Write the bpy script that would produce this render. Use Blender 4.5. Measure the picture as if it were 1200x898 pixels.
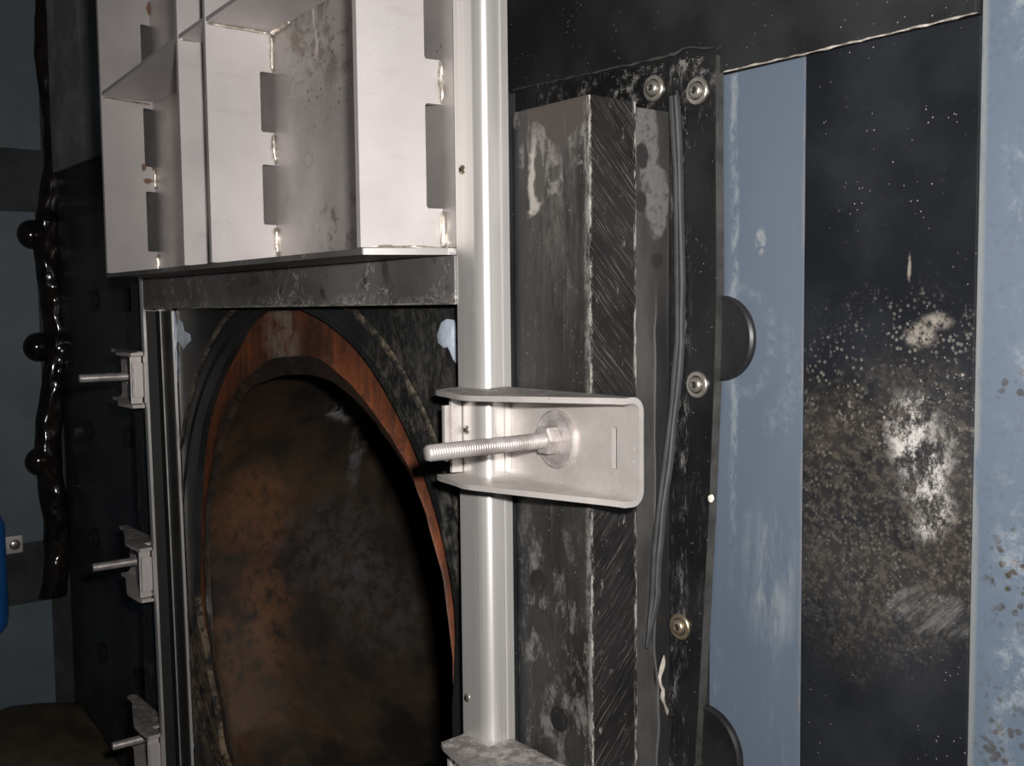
import bpy, bmesh, math, random
from mathutils import Vector, Matrix, noise as mnoise
random.seed(7)
for o in list(bpy.data.objects): bpy.data.objects.remove(o)
PI = math.pi
H = 0.75                      # camera height above the pit floor (m)

# ---------------------------------------------------------------- camera
FPX, TH, PIT, ROL = 1240.8, 0.66286, 0.071568, -0.010764
Fv = Vector((-math.cos(TH)*math.cos(PIT), math.sin(TH)*math.cos(PIT), -math.sin(PIT)))
R0 = Fv.cross(Vector((0, 0, 1))).normalized(); U0 = R0.cross(Fv)
cR, sR = math.cos(ROL), math.sin(ROL)
Rv = cR*R0 + sR*U0; Uv = -sR*R0 + cR*U0
cam_d = bpy.data.cameras.new('camera'); cam = bpy.data.objects.new('camera', cam_d)
bpy.context.scene.collection.objects.link(cam)
cam_d.sensor_width = 36; cam_d.sensor_fit = 'HORIZONTAL'; cam_d.lens = 36*FPX/1200
cam_d.clip_start = 0.02; cam_d.clip_end = 50
m3 = Matrix((Rv, Uv, -Fv)).transposed()
cam.matrix_world = Matrix.Translation((0, 0, H)) @ m3.to_4x4()
bpy.context.scene.camera = cam

# ---------------------------------------------------------------- world, flash, exposure
sc = bpy.context.scene
sc.view_settings.view_transform = 'Standard'; sc.view_settings.look = 'None'
sc.view_settings.exposure = 0.0; sc.view_settings.gamma = 1.0; sc.view_settings.use_curve_mapping = False
w = bpy.data.worlds.new('world'); sc.world = w; w.use_nodes = True
w.node_tree.nodes['Background'].inputs[0].default_value = (0.75, 0.85, 1.0, 1)
w.node_tree.nodes['Background'].inputs[1].default_value = 0.012
def area(name, loc, target, size, power, col=(1, 1, 1)):
    d = bpy.data.lights.new(name, 'AREA'); d.shape = 'RECTANGLE'; d.size = size; d.size_y = size*0.6
    d.energy = power; d.color = col
    o = bpy.data.objects.new(name, d); sc.collection.objects.link(o); o.location = loc
    o.rotation_euler = (Vector(target)-Vector(loc)).to_track_quat('-Z', 'Y').to_euler()
    return o
# the camera's own flash: just right of and above the lens
fl = Vector((0, 0, H)) + Rv*0.035 + Uv*0.040
area('flash', fl, fl + Fv + Rv*0.02, 0.028, 7.6, (1.0, 0.965, 0.93))

# ---------------------------------------------------------------- helpers
def P(px, py, x=None, y=None, z=None):
    """photo pixel -> world point on the plane x=, y= or z= (z above the pit floor)"""
    r = Fv + Rv*((px-600)/FPX) - Uv*((py-449)/FPX)
    if y is not None: t = y/r.y
    elif x is not None: t = x/r.x
    else: t = (z-H)/r.z
    return Vector((r.x*t, r.y*t, H + r.z*t))

C = sc.collection
def tag(o, label=None, cat=None, group=None, kind=None):
    if label: o['label'] = label
    if cat: o['category'] = cat
    if group: o['group'] = group
    if kind: o['kind'] = kind
    return o
def thing(name, loc, label, cat, group=None):
    o = bpy.data.objects.new(name, None); C.objects.link(o); o.location = loc
    o.empty_display_size = .02
    return tag(o, label, cat, group)
def obj(name, bm, mat, parent=None, smooth=None, label=None, kind=None):
    me = bpy.data.meshes.new(name)
    bmesh.ops.recalc_face_normals(bm, faces=bm.faces[:]) if len(bm.faces) else None
    bm.to_mesh(me); bm.free()
    me.materials.append(mat)
    if smooth is not None:
        for p in me.polygons: p.use_smooth = True
        try: me.set_sharp_from_angle(angle=math.radians(smooth))
        except Exception: pass
    o = bpy.data.objects.new(name, me); C.objects.link(o)
    if parent:
        base = Vector(parent.location)
        g = parent
        while g.parent: g = g.parent; base = base + Vector(g.location)
        me.transform(Matrix.Translation(-base)); o.parent = parent
    if label: o['label'] = label
    if kind: o['kind'] = kind
    return o
def rebase(o):
    """move a top-level mesh's origin to its base centre"""
    xs = [v.co for v in o.data.vertices]
    c = Vector(((min(v.x for v in xs)+max(v.x for v in xs))/2, (min(v.y for v in xs)+max(v.y for v in xs))/2, min(v.z for v in xs)))
    o.data.transform(Matrix.Translation(-c)); o.location = c
    return o
def copy_tree(o, parent=None):
    c = o.copy(); C.objects.link(c); c.parent = parent
    for ch in list(o.children): copy_tree(ch, c)
    return c
def bevel(bm, w, seg=2):
    if w: bmesh.ops.bevel(bm, geom=bm.edges[:], offset=w, segments=seg, affect='EDGES', profile=.7, clamp_overlap=True)
def box(x0, x1, y0, y1, z0, z1, bv=0, bm=None):
    b = bmesh.new()
    v = [b.verts.new((x, y, z)) for x in (x0, x1) for y in (y0, y1) for z in (z0, z1)]
    for f in ((0,1,3,2),(4,6,7,5),(0,4,5,1),(2,3,7,6),(0,2,6,4),(1,5,7,3)): b.faces.new([v[i] for i in f])
    bmesh.ops.recalc_face_normals(b, faces=b.faces[:]); bevel(b, bv)
    return join(bm, b)
def join(bm, b):
    if bm is None: return b
    me = bpy.data.meshes.new('tmp'); b.to_mesh(me); b.free(); bm.from_mesh(me); bpy.data.meshes.remove(me)
    return bm
def prism(pts, axis, a0, a1, bv=0, bm=None):
    """polygon pts in the two other axes (cyclic order x,y,z) extruded along axis"""
    b = bmesh.new()
    def mk(p, a):
        return {'x': (a, p[0], p[1]), 'y': (p[0], a, p[1]), 'z': (p[0], p[1], a)}[axis]
    A = [b.verts.new(mk(p, a0)) for p in pts]; B = [b.verts.new(mk(p, a1)) for p in pts]
    n = len(pts)
    b.faces.new(A); b.faces.new(B[::-1])
    for i in range(n): b.faces.new((A[i], A[(i+1) % n], B[(i+1) % n], B[i]))
    bmesh.ops.recalc_face_normals(b, faces=b.faces[:]); bevel(b, bv, 1)
    bmesh.ops.triangulate(b, faces=[f for f in b.faces if len(f.verts) > 4])
    return join(bm, b)
def lathe(prof, c, axis='y', n=40, bm=None, hexa=False):
    """prof = (radius, offset along axis)"""
    b = bmesh.new(); rings = []
    for r, a in prof:
        ring = []
        for i in range(n):
            t = 2*PI*i/n
            u, v = r*math.cos(t), r*math.sin(t)
            co = {'y': (c[0]+u, c[1]+a, c[2]+v), 'x': (c[0]+a, c[1]+u, c[2]+v), 'z': (c[0]+u, c[1]+v, c[2]+a)}[axis]
            ring.append(b.verts.new(co))
        rings.append(ring)
    for k in range(len(rings)-1):
        for i in range(n): b.faces.new((rings[k][i], rings[k][(i+1) % n], rings[k+1][(i+1) % n], rings[k+1][i]))
    b.faces.new(rings[0]); b.faces.new(rings[-1])
    bmesh.ops.recalc_face_normals(b, faces=b.faces[:])
    return join(bm, b)
def rounded(pts, rads, seg=4):
    """round the corners of a closed 2D polygon"""
    out = []; n = len(pts)
    for i, p in enumerate(pts):
        r = rads[i] if isinstance(rads, (list, tuple)) else rads
        p = Vector(p); a = Vector(pts[i-1]); c = Vector(pts[(i+1) % n])
        if r <= 0: out.append(tuple(p)); continue
        d1 = (a-p); d2 = (c-p); r1 = min(r, d1.length*.49); r2 = min(r, d2.length*.49)
        s = p + d1.normalized()*r1; e = p + d2.normalized()*r2
        for k in range(seg+1):
            t = k/seg
            out.append(tuple(s*(1-t)**2 + p*2*t*(1-t) + e*t*t))
    return out
def bead(pts, r, mat, name, parent, amp=.35, n=8, seed=0, label=None, flat=1.0, kind=None, step=.004):
    """a lumpy bead of weld or sealant along a polyline"""
    b = bmesh.new(); P3 = []
    for i in range(len(pts)-1):
        a, c = Vector(pts[i]), Vector(pts[i+1]); k = max(1, int((c-a).length/step))
        P3 += [a.lerp(c, t/k) for t in range(k)]
    P3.append(Vector(pts[-1])); rings = []
    for i, p in enumerate(P3):
        d = (P3[min(i+1, len(P3)-1)]-P3[max(i-1, 0)]).normalized()
        u = d.cross(Vector((0, 1, 0)) if abs(d.y) < .9 else Vector((1, 0, 0))).normalized(); v = d.cross(u)
        e = min(1, math.sqrt(max(0.0, min(i, len(P3)-1-i)/3.0))+.25)
        ring = []
        for k in range(n):
            t = 2*PI*k/n
            q = u*math.cos(t) + v*math.sin(t)*flat
            s = 1+amp*mnoise.noise(Vector((p.x*120+seed*9, p.y*120+k*.7, p.z*120)))
            ring.append(b.verts.new(p + q*r*e*s))
        rings.append(ring)
    for j in range(len(rings)-1):
        for k in range(n): b.faces.new((rings[j][k], rings[j][(k+1) % n], rings[j+1][(k+1) % n], rings[j+1][k]))
    b.faces.new(rings[0]); b.faces.new(rings[-1])
    return obj(name, b, mat, parent, smooth=60, label=label, kind=kind)

# ---------------------------------------------------------------- material language
class S:                                         # a socket with arithmetic
    def __init__(s, m, k): s.m, s.k = m, k
    def _b(s, op, o, rev=False):
        n = s.m.nt.nodes.new('ShaderNodeMath'); n.operation = op
        a, b = (o, s) if rev else (s, o)
        for i, q in enumerate((a, b)):
            if isinstance(q, S): s.m.nt.links.new(q.k, n.inputs[i])
            else: n.inputs[i].default_value = q
        return S(s.m, n.outputs[0])
    def __add__(s, o): return s._b('ADD', o)
    __radd__ = __add__
    def __sub__(s, o): return s._b('SUBTRACT', o)
    def __rsub__(s, o): return s._b('SUBTRACT', o, True)
    def __mul__(s, o): return s._b('MULTIPLY', o)
    __rmul__ = __mul__
    def __truediv__(s, o): return s._b('DIVIDE', o)
    def max(s, o): return s._b('MAXIMUM', o)
    def min(s, o): return s._b('MINIMUM', o)
    def pow(s, o): return s._b('POWER', o)
    def abs(s): return s._b('ABSOLUTE', 0.0)
    def sin(s): return s._b('SINE', 0.0)
class M:
    def __init__(s, name):
        s.mat = bpy.data.materials.new(name); s.mat.use_nodes = True; s.nt = s.mat.node_tree
        s.b = s.nt.nodes['Principled BSDF']
        g = s.nt.nodes.new('ShaderNodeNewGeometry'); s.pos = g.outputs['Position']
        q = s.nt.nodes.new('ShaderNodeSeparateXYZ'); s.nt.links.new(s.pos, q.inputs[0])
        s.X, s.Y, s.Z = (S(s, q.outputs[i]) for i in range(3))
    def vec(s, sc, warp=0, off=(0, 0, 0)):
        n = s.nt.nodes.new('ShaderNodeMapping'); n.inputs['Scale'].default_value = sc if isinstance(sc, tuple) else (sc, sc, sc)
        n.inputs['Location'].default_value = off
        s.nt.links.new(s.pos, n.inputs['Vector'])
        return n.outputs[0]
    def noise(s, sc, det=4, rough=.55, dist=0, off=(0, 0, 0)):
        n = s.nt.nodes.new('ShaderNodeTexNoise'); n.inputs['Scale'].default_value = 1
        n.inputs['Detail'].default_value = det; n.inputs['Roughness'].default_value = rough; n.inputs['Distortion'].default_value = dist
        s.nt.links.new(s.vec(sc, off=off), n.inputs['Vector']); return S(s, n.outputs['Fac'])
    def nvec(s, u, v, w_, det=3, rough=.6):
        k = s.nt.nodes.new('ShaderNodeCombineXYZ')
        for i, q in enumerate((u, v, w_)):
            if isinstance(q, S): s.nt.links.new(q.k, k.inputs[i])
            else: k.inputs[i].default_value = q
        n = s.nt.nodes.new('ShaderNodeTexNoise'); n.inputs['Scale'].default_value = 1
        n.inputs['Detail'].default_value = det; n.inputs['Roughness'].default_value = rough
        s.nt.links.new(k.outputs[0], n.inputs['Vector']); return S(s, n.outputs['Fac'])
    def vor(s, sc, feat='F1', rnd=1.0, off=(0, 0, 0)):
        n = s.nt.nodes.new('ShaderNodeTexVoronoi'); n.feature = feat; n.inputs['Scale'].default_value = 1
        n.inputs['Randomness'].default_value = rnd
        s.nt.links.new(s.vec(sc, off=off), n.inputs['Vector']); return S(s, n.outputs['Distance'])
    def ss(s, v, lo, hi):
        n = s.nt.nodes.new('ShaderNodeMapRange'); n.interpolation_type = 'SMOOTHSTEP'
        flip = lo > hi
        if flip: lo, hi = hi, lo
        n.inputs['From Min'].default_value = lo; n.inputs['From Max'].default_value = hi
        n.inputs['To Min'].default_value = 1.0 if flip else 0.0; n.inputs['To Max'].default_value = 0.0 if flip else 1.0
        s.nt.links.new(v.k, n.inputs['Value']); return S(s, n.outputs[0])
    def mix(s, f, a, b):
        n = s.nt.nodes.new('ShaderNodeMix'); n.data_type = 'RGBA'
        if isinstance(f, S): s.nt.links.new(f.k, n.inputs[0])
        else: n.inputs[0].default_value = f
        for i, q in ((6, a), (7, b)):
            if isinstance(q, S): s.nt.links.new(q.k, n.inputs[i])
            else: n.inputs[i].default_value = (*q, 1)
        return S(s, n.outputs[2])
    def blob(s, c, r, soft=.5, warp=.5, ws=60, plane='y'):
        """soft-edged irregular patch round the world point c with half sizes r"""
        a, ca = (s.X, c[0]) if plane == 'y' else (s.Y, c[1])
        u = (a-ca)/r[0]; v = (s.Z-c[2])/r[1]
        d = (u*u+v*v).pow(.5)
        if warp: d = d + (s.noise(ws, 3)-.5)*warp*2
        return s.ss(d, 1+soft/2, 1-soft/2)
    def pblob(s, px, py, rx, ry, y=None, x=None, **k):
        """the same patch given by where it is seen in the photo, on the surface y= or x="""
        c = P(px, py, y=y, x=x); a = P(px+rx, py, y=y, x=x); b = P(px-rx, py, y=y, x=x); t = P(px, py-ry, y=y, x=x)
        i = 0 if y is not None else 1
        return s.blob(c, (abs(a[i]-b[i])/2, abs(t[2]-c[2])), plane='y' if y is not None else 'x', **k)
    def done(s, col, rough=.5, metal=0.0, bump=None, bs=.3, bd=.001, spec=.5, aniso=0):
        def put(v, name):
            i = s.b.inputs[name]
            if isinstance(v, S): s.nt.links.new(v.k, i)
            elif isinstance(v, tuple): i.default_value = (*v, 1)
            else: i.default_value = v
        put(col, 'Base Color'); put(rough, 'Roughness'); put(metal, 'Metallic'); put(spec, 'Specular IOR Level')
        if aniso:
            s.b.inputs['Anisotropic'].default_value = aniso; s.b.inputs['Anisotropic Rotation'].default_value = .25
            t = s.nt.nodes.new('ShaderNodeTangent'); t.direction_type = 'RADIAL'; t.axis = 'Z'
            s.nt.links.new(t.outputs[0], s.b.inputs['Tangent'])
        if bump is not None:
            n = s.nt.nodes.new('ShaderNodeBump'); n.inputs['Strength'].default_value = bs; n.inputs['Distance'].default_value = bd
            s.nt.links.new(bump.k, n.inputs['Height']); s.nt.links.new(n.outputs[0], s.b.inputs['Normal'])
        return s.mat

STEEL = (.60, .565, .56)
def m_sheet():
    m = M('bead_blasted_steel')
    n = m.noise(9, 4, .6); f = m.noise(700, 2, .7)
    c = m.mix(m.ss(n, .35, .7), (.62, .585, .58), (.53, .50, .50))
    sp = m.ss(m.vor(210), .16, .08)*m.ss(m.noise(30, 3), .5, .68)
    c = m.mix(sp*.7, c, (.85, .83, .82))
    dk = m.ss(m.noise(55, 5, .7, off=(3, 1, 2)), .64, .78)
    c = m.mix(dk*.45, c, (.25, .21, .18))
    far = m.ss(m.X, -.98, -1.0)
    for px, py, rx, ry in ((181, 8, 4, 9), (186, 191, 4, 6), (178, 211, 6, 3), (173, 195, 3, 4)):
        k = m.pblob(px, py, rx, ry, x=-1.062, soft=.5, warp=.8, ws=260)*far
        c = m.mix(k*.85, c, (.20, .085, .03))
    sd = m.ss(m.noise((18, 18, 90), 4, .6, off=(6, 6, 6)), .60, .74)
    c = m.mix(sd*.25, c, (.42, .38, .35))
    return m.done(c, .55, .55, f, .12, .0004)
def m_gateplate():
    m = M('stained_gate_steel'); y = .385
    c = m.mix(m.ss(m.noise(14, 5, .6), .35, .7), (.50, .47, .455), (.36, .34, .33))
    zone = m.pblob(385, 75, 50, 75, y=y, soft=1.0)
    rs = m.ss(m.vor(170), .32, .14)*m.ss(m.noise(60, 4, .7), .46, .58)*zone
    smear = m.ss(m.noise(26, 5, .65, 1.5), .44, .62)*m.pblob(375, 45, 60, 60, y=y, soft=1)
    c = m.mix(smear*.75, c, (.20, .165, .13))
    drip = m.ss(m.noise((150, 20, 14), 3, .6), .58, .68)*m.pblob(375, 30, 45, 35, y=y, soft=.8)
    c = m.mix(drip*.6, c, (.85, .82, .78))
    c = m.mix(rs, c, (.17, .045, .02))
    low = m.pblob(400, 265, 30, 35, y=y, soft=1)*m.ss(m.noise(50, 4, .7), .48, .62)
    c = m.mix(low*.7, c, (.11, .10, .09))
    pt = m.ss(m.vor(90), .09, .05)*m.ss(m.noise(11, 2), .5, .6)
    c = m.mix(pt*.8, c, (.12, .08, .06))
    ring = m.ss((m.pblob(361, 187, 5, 9, y=y, soft=.6, warp=.2)-.5).abs(), .45, .1)
    c = m.mix(ring*.8, c, (.35, .30, .25))
    return m.done(c, .5, .6, m.noise(400, 3, .6), .12, .0005)
def m_brushed():
    m = M('brushed_steel_rail')
    st = m.noise((900, 900, 4), 3, .6); n = m.noise((20, 20, 5), 4, .6)
    c = m.mix(m.ss(st, .3, .7), (.60, .585, .57), (.70, .68, .66))
    c = m.mix(m.ss(n, .5, .75)*.35, c, (.46, .44, .43))
    sm = m.ss(m.noise((60, 60, 30), 5, .7, 1), .56, .7)*m.pblob(585, 340, 25, 60, y=.39, soft=1)
    c = m.mix(sm*.6, c, (.80, .78, .73))
    return m.done(c, m.ss(st, 0, 1)*.06+.30, .62, st, .03, .0002, aniso=.5)
def m_bracket():
    m = M('cast_bracket_steel')
    n = m.noise(38, 5, .65)
    c = m.mix(m.ss(n, .35, .7), (.60, .56, .54), (.47, .44, .42))
    sp = m.ss(m.vor(260), .3, .1)*m.ss(m.noise(90, 3), .52, .62)
    c = m.mix(sp*.5, c, (.78, .75, .72))
    rp = m.ss(m.noise(120, 4, .7, off=(5, 5, 5)), .66, .74)
    c = m.mix(rp*.6, c, (.22, .12, .07))
    return m.done(c, m.ss(n, .2, .8)*.15+.48, .55, m.noise(260, 4, .6), .2, .0005)
def m_dusty():
    m = M('dusty_flange_steel')
    n = m.noise(150, 5, .7); up = m.ss(m.noise(30, 4), .3, .6)
    c = m.mix(m.ss(n, .42, .62)*up, (.20, .185, .175), (.44, .41, .39))
    return m.done(c, .7, .35, n, .5, .0008)
def m_thread():
    m = M('galvanised_thread')
    c = m.mix(m.ss(m.noise((80, 60, 80), 4, .6), .4, .65), (.60, .56, .55), (.38, .34, .33))
    return m.done(c, .42, .6, m.noise(500, 3), .2, .0004)
def m_weld():
    m = M('weld_metal')
    return m.done(m.mix(m.ss(m.noise(200, 3), .35, .65), (.80, .76, .70), (.52, .46, .38)), .3, .75, m.noise(260, 3), .4, .0006)
def m_bar():
    m = M('scratched_grey_bar'); y = .38
    n = m.noise(12, 5, .6)
    c = m.mix(m.ss(n, .3, .7), (.105, .10, .098), (.20, .19, .185))
    dk = m.ss(m.noise(38, 4, .6, off=(1, 2, 3)), .58, .68)
    c = m.mix(dk*.7, c, (.045, .042, .04))
    cr = m.ss((m.noise(30, 5, .6, .3, off=(7, 0, 0))-.5).abs(), .014, .004)*m.ss(m.noise(16, 3), .45, .6)*m.ss(m.noise(150, 3), .4, .55)
    c = m.mix(cr*.7, c, (.50, .47, .43))
    ed = m.ss(m.Z, H+.014, H+.0035)*m.ss(m.noise((110, 90, 160), 5, .75, 2), .47, .56)*m.ss(m.noise(14, 2, off=(1, 1, 4)), .4, .6)
    c = m.mix(ed*.7, c, (.55, .52, .48))
    le = m.ss(m.X, -1.03, -1.07)*m.ss(m.noise(60, 4), .4, .6)
    c = m.mix(le*.7, c, (.15, .09, .05))
    return m.done(c, .42, .35, n, .15, .001)
def black(name, base=(.011, .011, .012), light=(.16, .155, .15), amt=.5, sc=(60, 60, 20), rough=.35, extra=None, bs=.15, speck=.4):
    m = M(name)
    n1 = m.noise(sc, 6, .72, .4); n2 = m.noise(9, 3)
    c = m.mix(m.ss(m.noise(18, 4), .35, .7), base, tuple(v*1.7+.002 for v in base))
    th = .66-.18*amt
    k = m.ss(n1, th, th+.20)*m.ss(n2, .34, .62)
    c = m.mix(k*min(1, amt*.8), c, tuple(v*.6 for v in light))
    fine = m.ss(m.noise(tuple(v*5 for v in sc), 4, .8, off=(3, 7, 5)), .56, .68)*(k*.7+m.ss(n1, .42, .62)*.3)
    c = m.mix(fine*min(1, amt*1.6), c, light)
    sp = m.ss(m.vor(260), .13, .05)*m.ss(m.noise(45, 3, off=(9, 3, 1)), .50, .60)
    c = m.mix(sp*speck, c, (.55, .53, .50))
    if extra: c = extra(m, c)
    return m.done(c, m.ss(n2, .3, .7)*.2+rough, 0, m.noise(70, 5, .7), bs, .001, .3)
def m_blockface():
    y = .404
    def ex(m, c):
        zone = m.ss(m.Z, H-.03, H+.05)
        fr = m.ss(m.X, -.503, -.475)
        g = m.ss(m.noise((50, 30, 7), 5, .65), .36, .62)
        c = m.mix(g*.85*(zone*.6+.25)*(fr*.5+.5)*m.ss(m.noise((280, 200, 90), 4, .8), .28, .6), c, (.105, .098, .09))
        # grime run at the top: brown-grey field with a pale, dripping rim
        top = m.pblob(655, 108, 40, 60, y=y, soft=.15, warp=.5, ws=75)
        rim = m.pblob(648, 125, 46, 85, y=y, soft=.3, warp=.9, ws=(110))*m.ss(m.noise((130, 90, 24), 3, .6), .40, .56)
        c = m.mix(rim*.6*m.ss(m.noise(260, 4, .8), .3, .55), c, (.27, .25, .23)); c = m.mix(top, c, (.062, .052, .046))
        dr = m.pblob(627, 215, 9, 40, y=y, soft=.4, warp=.7, ws=130); dr2 = m.pblob(632, 205, 7, 34, y=y, soft=.4, warp=.7, ws=130)
        c = m.mix(dr*.8, c, (.42, .39, .36)); c = m.mix(dr2, c, (.06, .057, .053))
        low = m.ss(m.Z, H-.10, H-.16)*m.ss(m.noise((70, 60, 40), 7, .75), .5, .62)
        c = m.mix(low*.6, c, (.21, .20, .19))
        ed = m.ss(m.X+(m.noise(240, 4, .8)-.5)*.008, -.4510, -.4462)*m.ss(m.noise((260, 90, 60), 5, .8), .38, .60)
        c = m.mix(ed*.75, c, (.27, .26, .245))
        sc = m.ss(m.noise((700, 300, 9), 3, .6, off=(2, 2, 8)), .66, .73)
        c = m.mix(sc*.4, c, (.3, .29, .28))
        blk = m.pblob(662, 560, 22, 160, y=y, soft=1, warp=.6, ws=40)
        c = m.mix(blk*.3, c, (.012, .012, .012))
        le = m.ss(m.X, -.500, -.514)
        return m.mix(le*.6, c, (.014, .017, .022))
    return black('worn_black_slab_face', (.016, .0155, .015), (.17, .165, .155), .6, (70, 60, 18), .42, ex, .2, .6)
def m_sawn():
    m = M('saw_marked_black_edge')
    wob = (m.noise(30, 3)-.5)*.006
    def lines(sgn, dens, cut):
        p = m.Z+m.Y*sgn*1.05+wob; q = m.Z-m.Y*sgn
        n = m.ss(m.nvec(p*260, q*22, sgn*3.0+dens*.01), .50-cut, .66-cut)
        return m.ss((p*dens*6.2832+m.nvec(p*90, q*10, 2.0)*5).sin(), .55, .95)*n
    up = m.ss(m.Z, H-.09, H-.07)
    big = m.ss(m.noise((30, 60, 60), 4, .7), .36, .60)*.75+.25
    l = (lines(1, 430, .04)*.8).max(lines(1, 210, .0))*up + (lines(-1, 520, .02)*.8).max(lines(-1, 260, .0))*(1-up)
    br = big
    c = m.mix(m.ss(m.noise(22, 4), .3, .7), (.006, .0058, .0055), (.018, .0165, .016))
    c = m.mix(l*br*.5, c, (.21, .20, .19))
    sp = m.ss(m.noise((150, 150, 60), 6, .78, off=(1, 8, 2)), .60, .70)
    c = m.mix(sp*(1-up*.45)*.7, c, (.34, .33, .31))
    e1 = m.ss(m.Y+(m.noise(260, 4, .8)-.5)*.006, .4062, .4040)*m.ss(m.noise((300, 300, 60), 5, .8), .44, .60)
    e2 = m.ss(m.Y, .4375, .4402)*m.ss(m.noise((300, 300, 60), 4, .7, off=(3, 3, 3)), .45, .62)
    c = m.mix(e1.max(e2)*.85, c, (.50, .48, .44))
    return m.done(c, .5, 0, l, .3, .0006, .3)
def m_gasket():
    m = M('grey_rubber_layer'); x = -.4449
    n = m.noise((40, 40, 16), 5, .6)
    c = m.mix(m.ss(n, .35, .65), (.034, .032, .031), (.062, .060, .058))
    a = m.pblob(760, 165, 13, 55, x=x, soft=.25, warp=.5, ws=90)
    b = m.pblob(772, 235, 13, 45, x=x, soft=.25, warp=.5, ws=90)
    c = m.mix(a.max(b)*.75*m.ss(m.noise(220, 4, .8), .25, .55), c, (.15, .145, .14))
    for q in ((754, 182, 7, 16), (752, 236, 7, 12), (772, 305, 7, 9)):
        c = m.mix(m.pblob(*q, x=x, soft=.3, warp=.4, ws=110), c, (.022, .021, .021))
    c = m.mix(m.pblob(776, 700, 10, 110, x=x, soft=.3, warp=.5, ws=60), c, (.010, .010, .011))
    wv = m.ss(m.Y + (m.noise((20, 20, 12), 2)-.5)*.014, .4565, .4585)
    lo = m.ss(m.Z, H+.02, H-.02)
    c = m.mix(wv*lo*.85, c, (.014, .014, .015))
    ln = m.ss((m.Y + (m.noise((20, 20, 12), 2)-.5)*.014-.4575).abs(), .0011, .0004)*lo
    c = m.mix(ln*.5, c, (.17, .17, .17))
    return m.done(c, .5, 0, n, .2, .001)
def m_blue(name, wear=.4, spots=False, x0=None):
    m = M(name)
    n = m.noise((6, 6, 3), 4, .6)
    c = m.mix(m.ss(n, .3, .7), (.085, .112, .150), (.102, .125, .162))
    a = m.ss(m.noise((50, 30, 9), 5, .65, .8), .58, .74)
    c = m.mix(a*wear*m.ss(m.noise(240, 4, .8), .4, .6), c, (.26, .28, .30))
    if x0 is not None:                           # whitish scuffed margin beside the frame plate
        mg = m.ss((m.X-x0 + (m.noise(26, 6, .8)-.5)*.010).abs(), .0040, .0008)*m.ss(m.Z, H-.20, H-.04)*m.ss(m.noise((160, 90, 60), 5, .8), .40, .60)
        c = m.mix(mg*.55, c, (.27, .30, .32))
        s1 = m.pblob(898, 680, 26, 75, y=.475, soft=1, warp=.5)*m.ss(m.noise((80, 50, 16), 5, .7), .42, .62)
        c = m.mix(s1*.6, c, (.25, .27, .285))
        s2 = m.pblob(887, 283, 6, 14, y=.475, soft=.6, warp=.4)
        c = m.mix(s2*m.ss(m.noise(200, 3), .4, .6)*.7, c, (.26, .27, .27))
        rg = m.pblob(868, 400, 36, 64, y=.475, soft=.3, warp=.1)-m.pblob(866, 400, 30, 56, y=.475, soft=.3, warp=.1)
        c = m.mix(rg.max(0.0)*m.ss(m.noise(130, 5, .8), .42, .6)*.3, c, (.26, .28, .29))
        yl = m.ss(m.X, -.3585, -.3545)*m.ss(m.noise((200, 50, 30), 4, .7), .45, .6)
        c = m.mix(yl*.5, c, (.22, .19, .17))
    if spots:
        sp = m.ss(m.vor(230)+(m.noise(400, 3)-.5)*.5, .46, .30)*m.ss(m.noise(34, 4, .7), .36, .48)
        z1 = m.pblob(1180, 680, 28, 55, y=.475, soft=1, warp=.5).max(m.pblob(1190, 455, 25, 20, y=.475, soft=1)*.7).max(m.pblob(1170, 860, 30, 50, y=.475, soft=1)*.7)
        c = m.mix(sp*z1.max(.10), c, (.040, .030, .018))
        br = m.ss(m.noise(16, 5, .7, 1), .48, .66)*m.ss(m.X, -.252, -.238)
        c = m.mix(br*m.ss(m.noise(150, 4, .8), .4, .6)*.6, c, (.26, .28, .30))
        ey = m.ss(m.X, -.2535, -.2566)*m.ss(m.noise((100, 50, 20), 4, .7), .36, .52)
        c = m.mix(ey*.5, c, (.22, .22, .19))
    return m.done(c, .42, 0, m.noise(50, 3), .06, .001)
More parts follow.
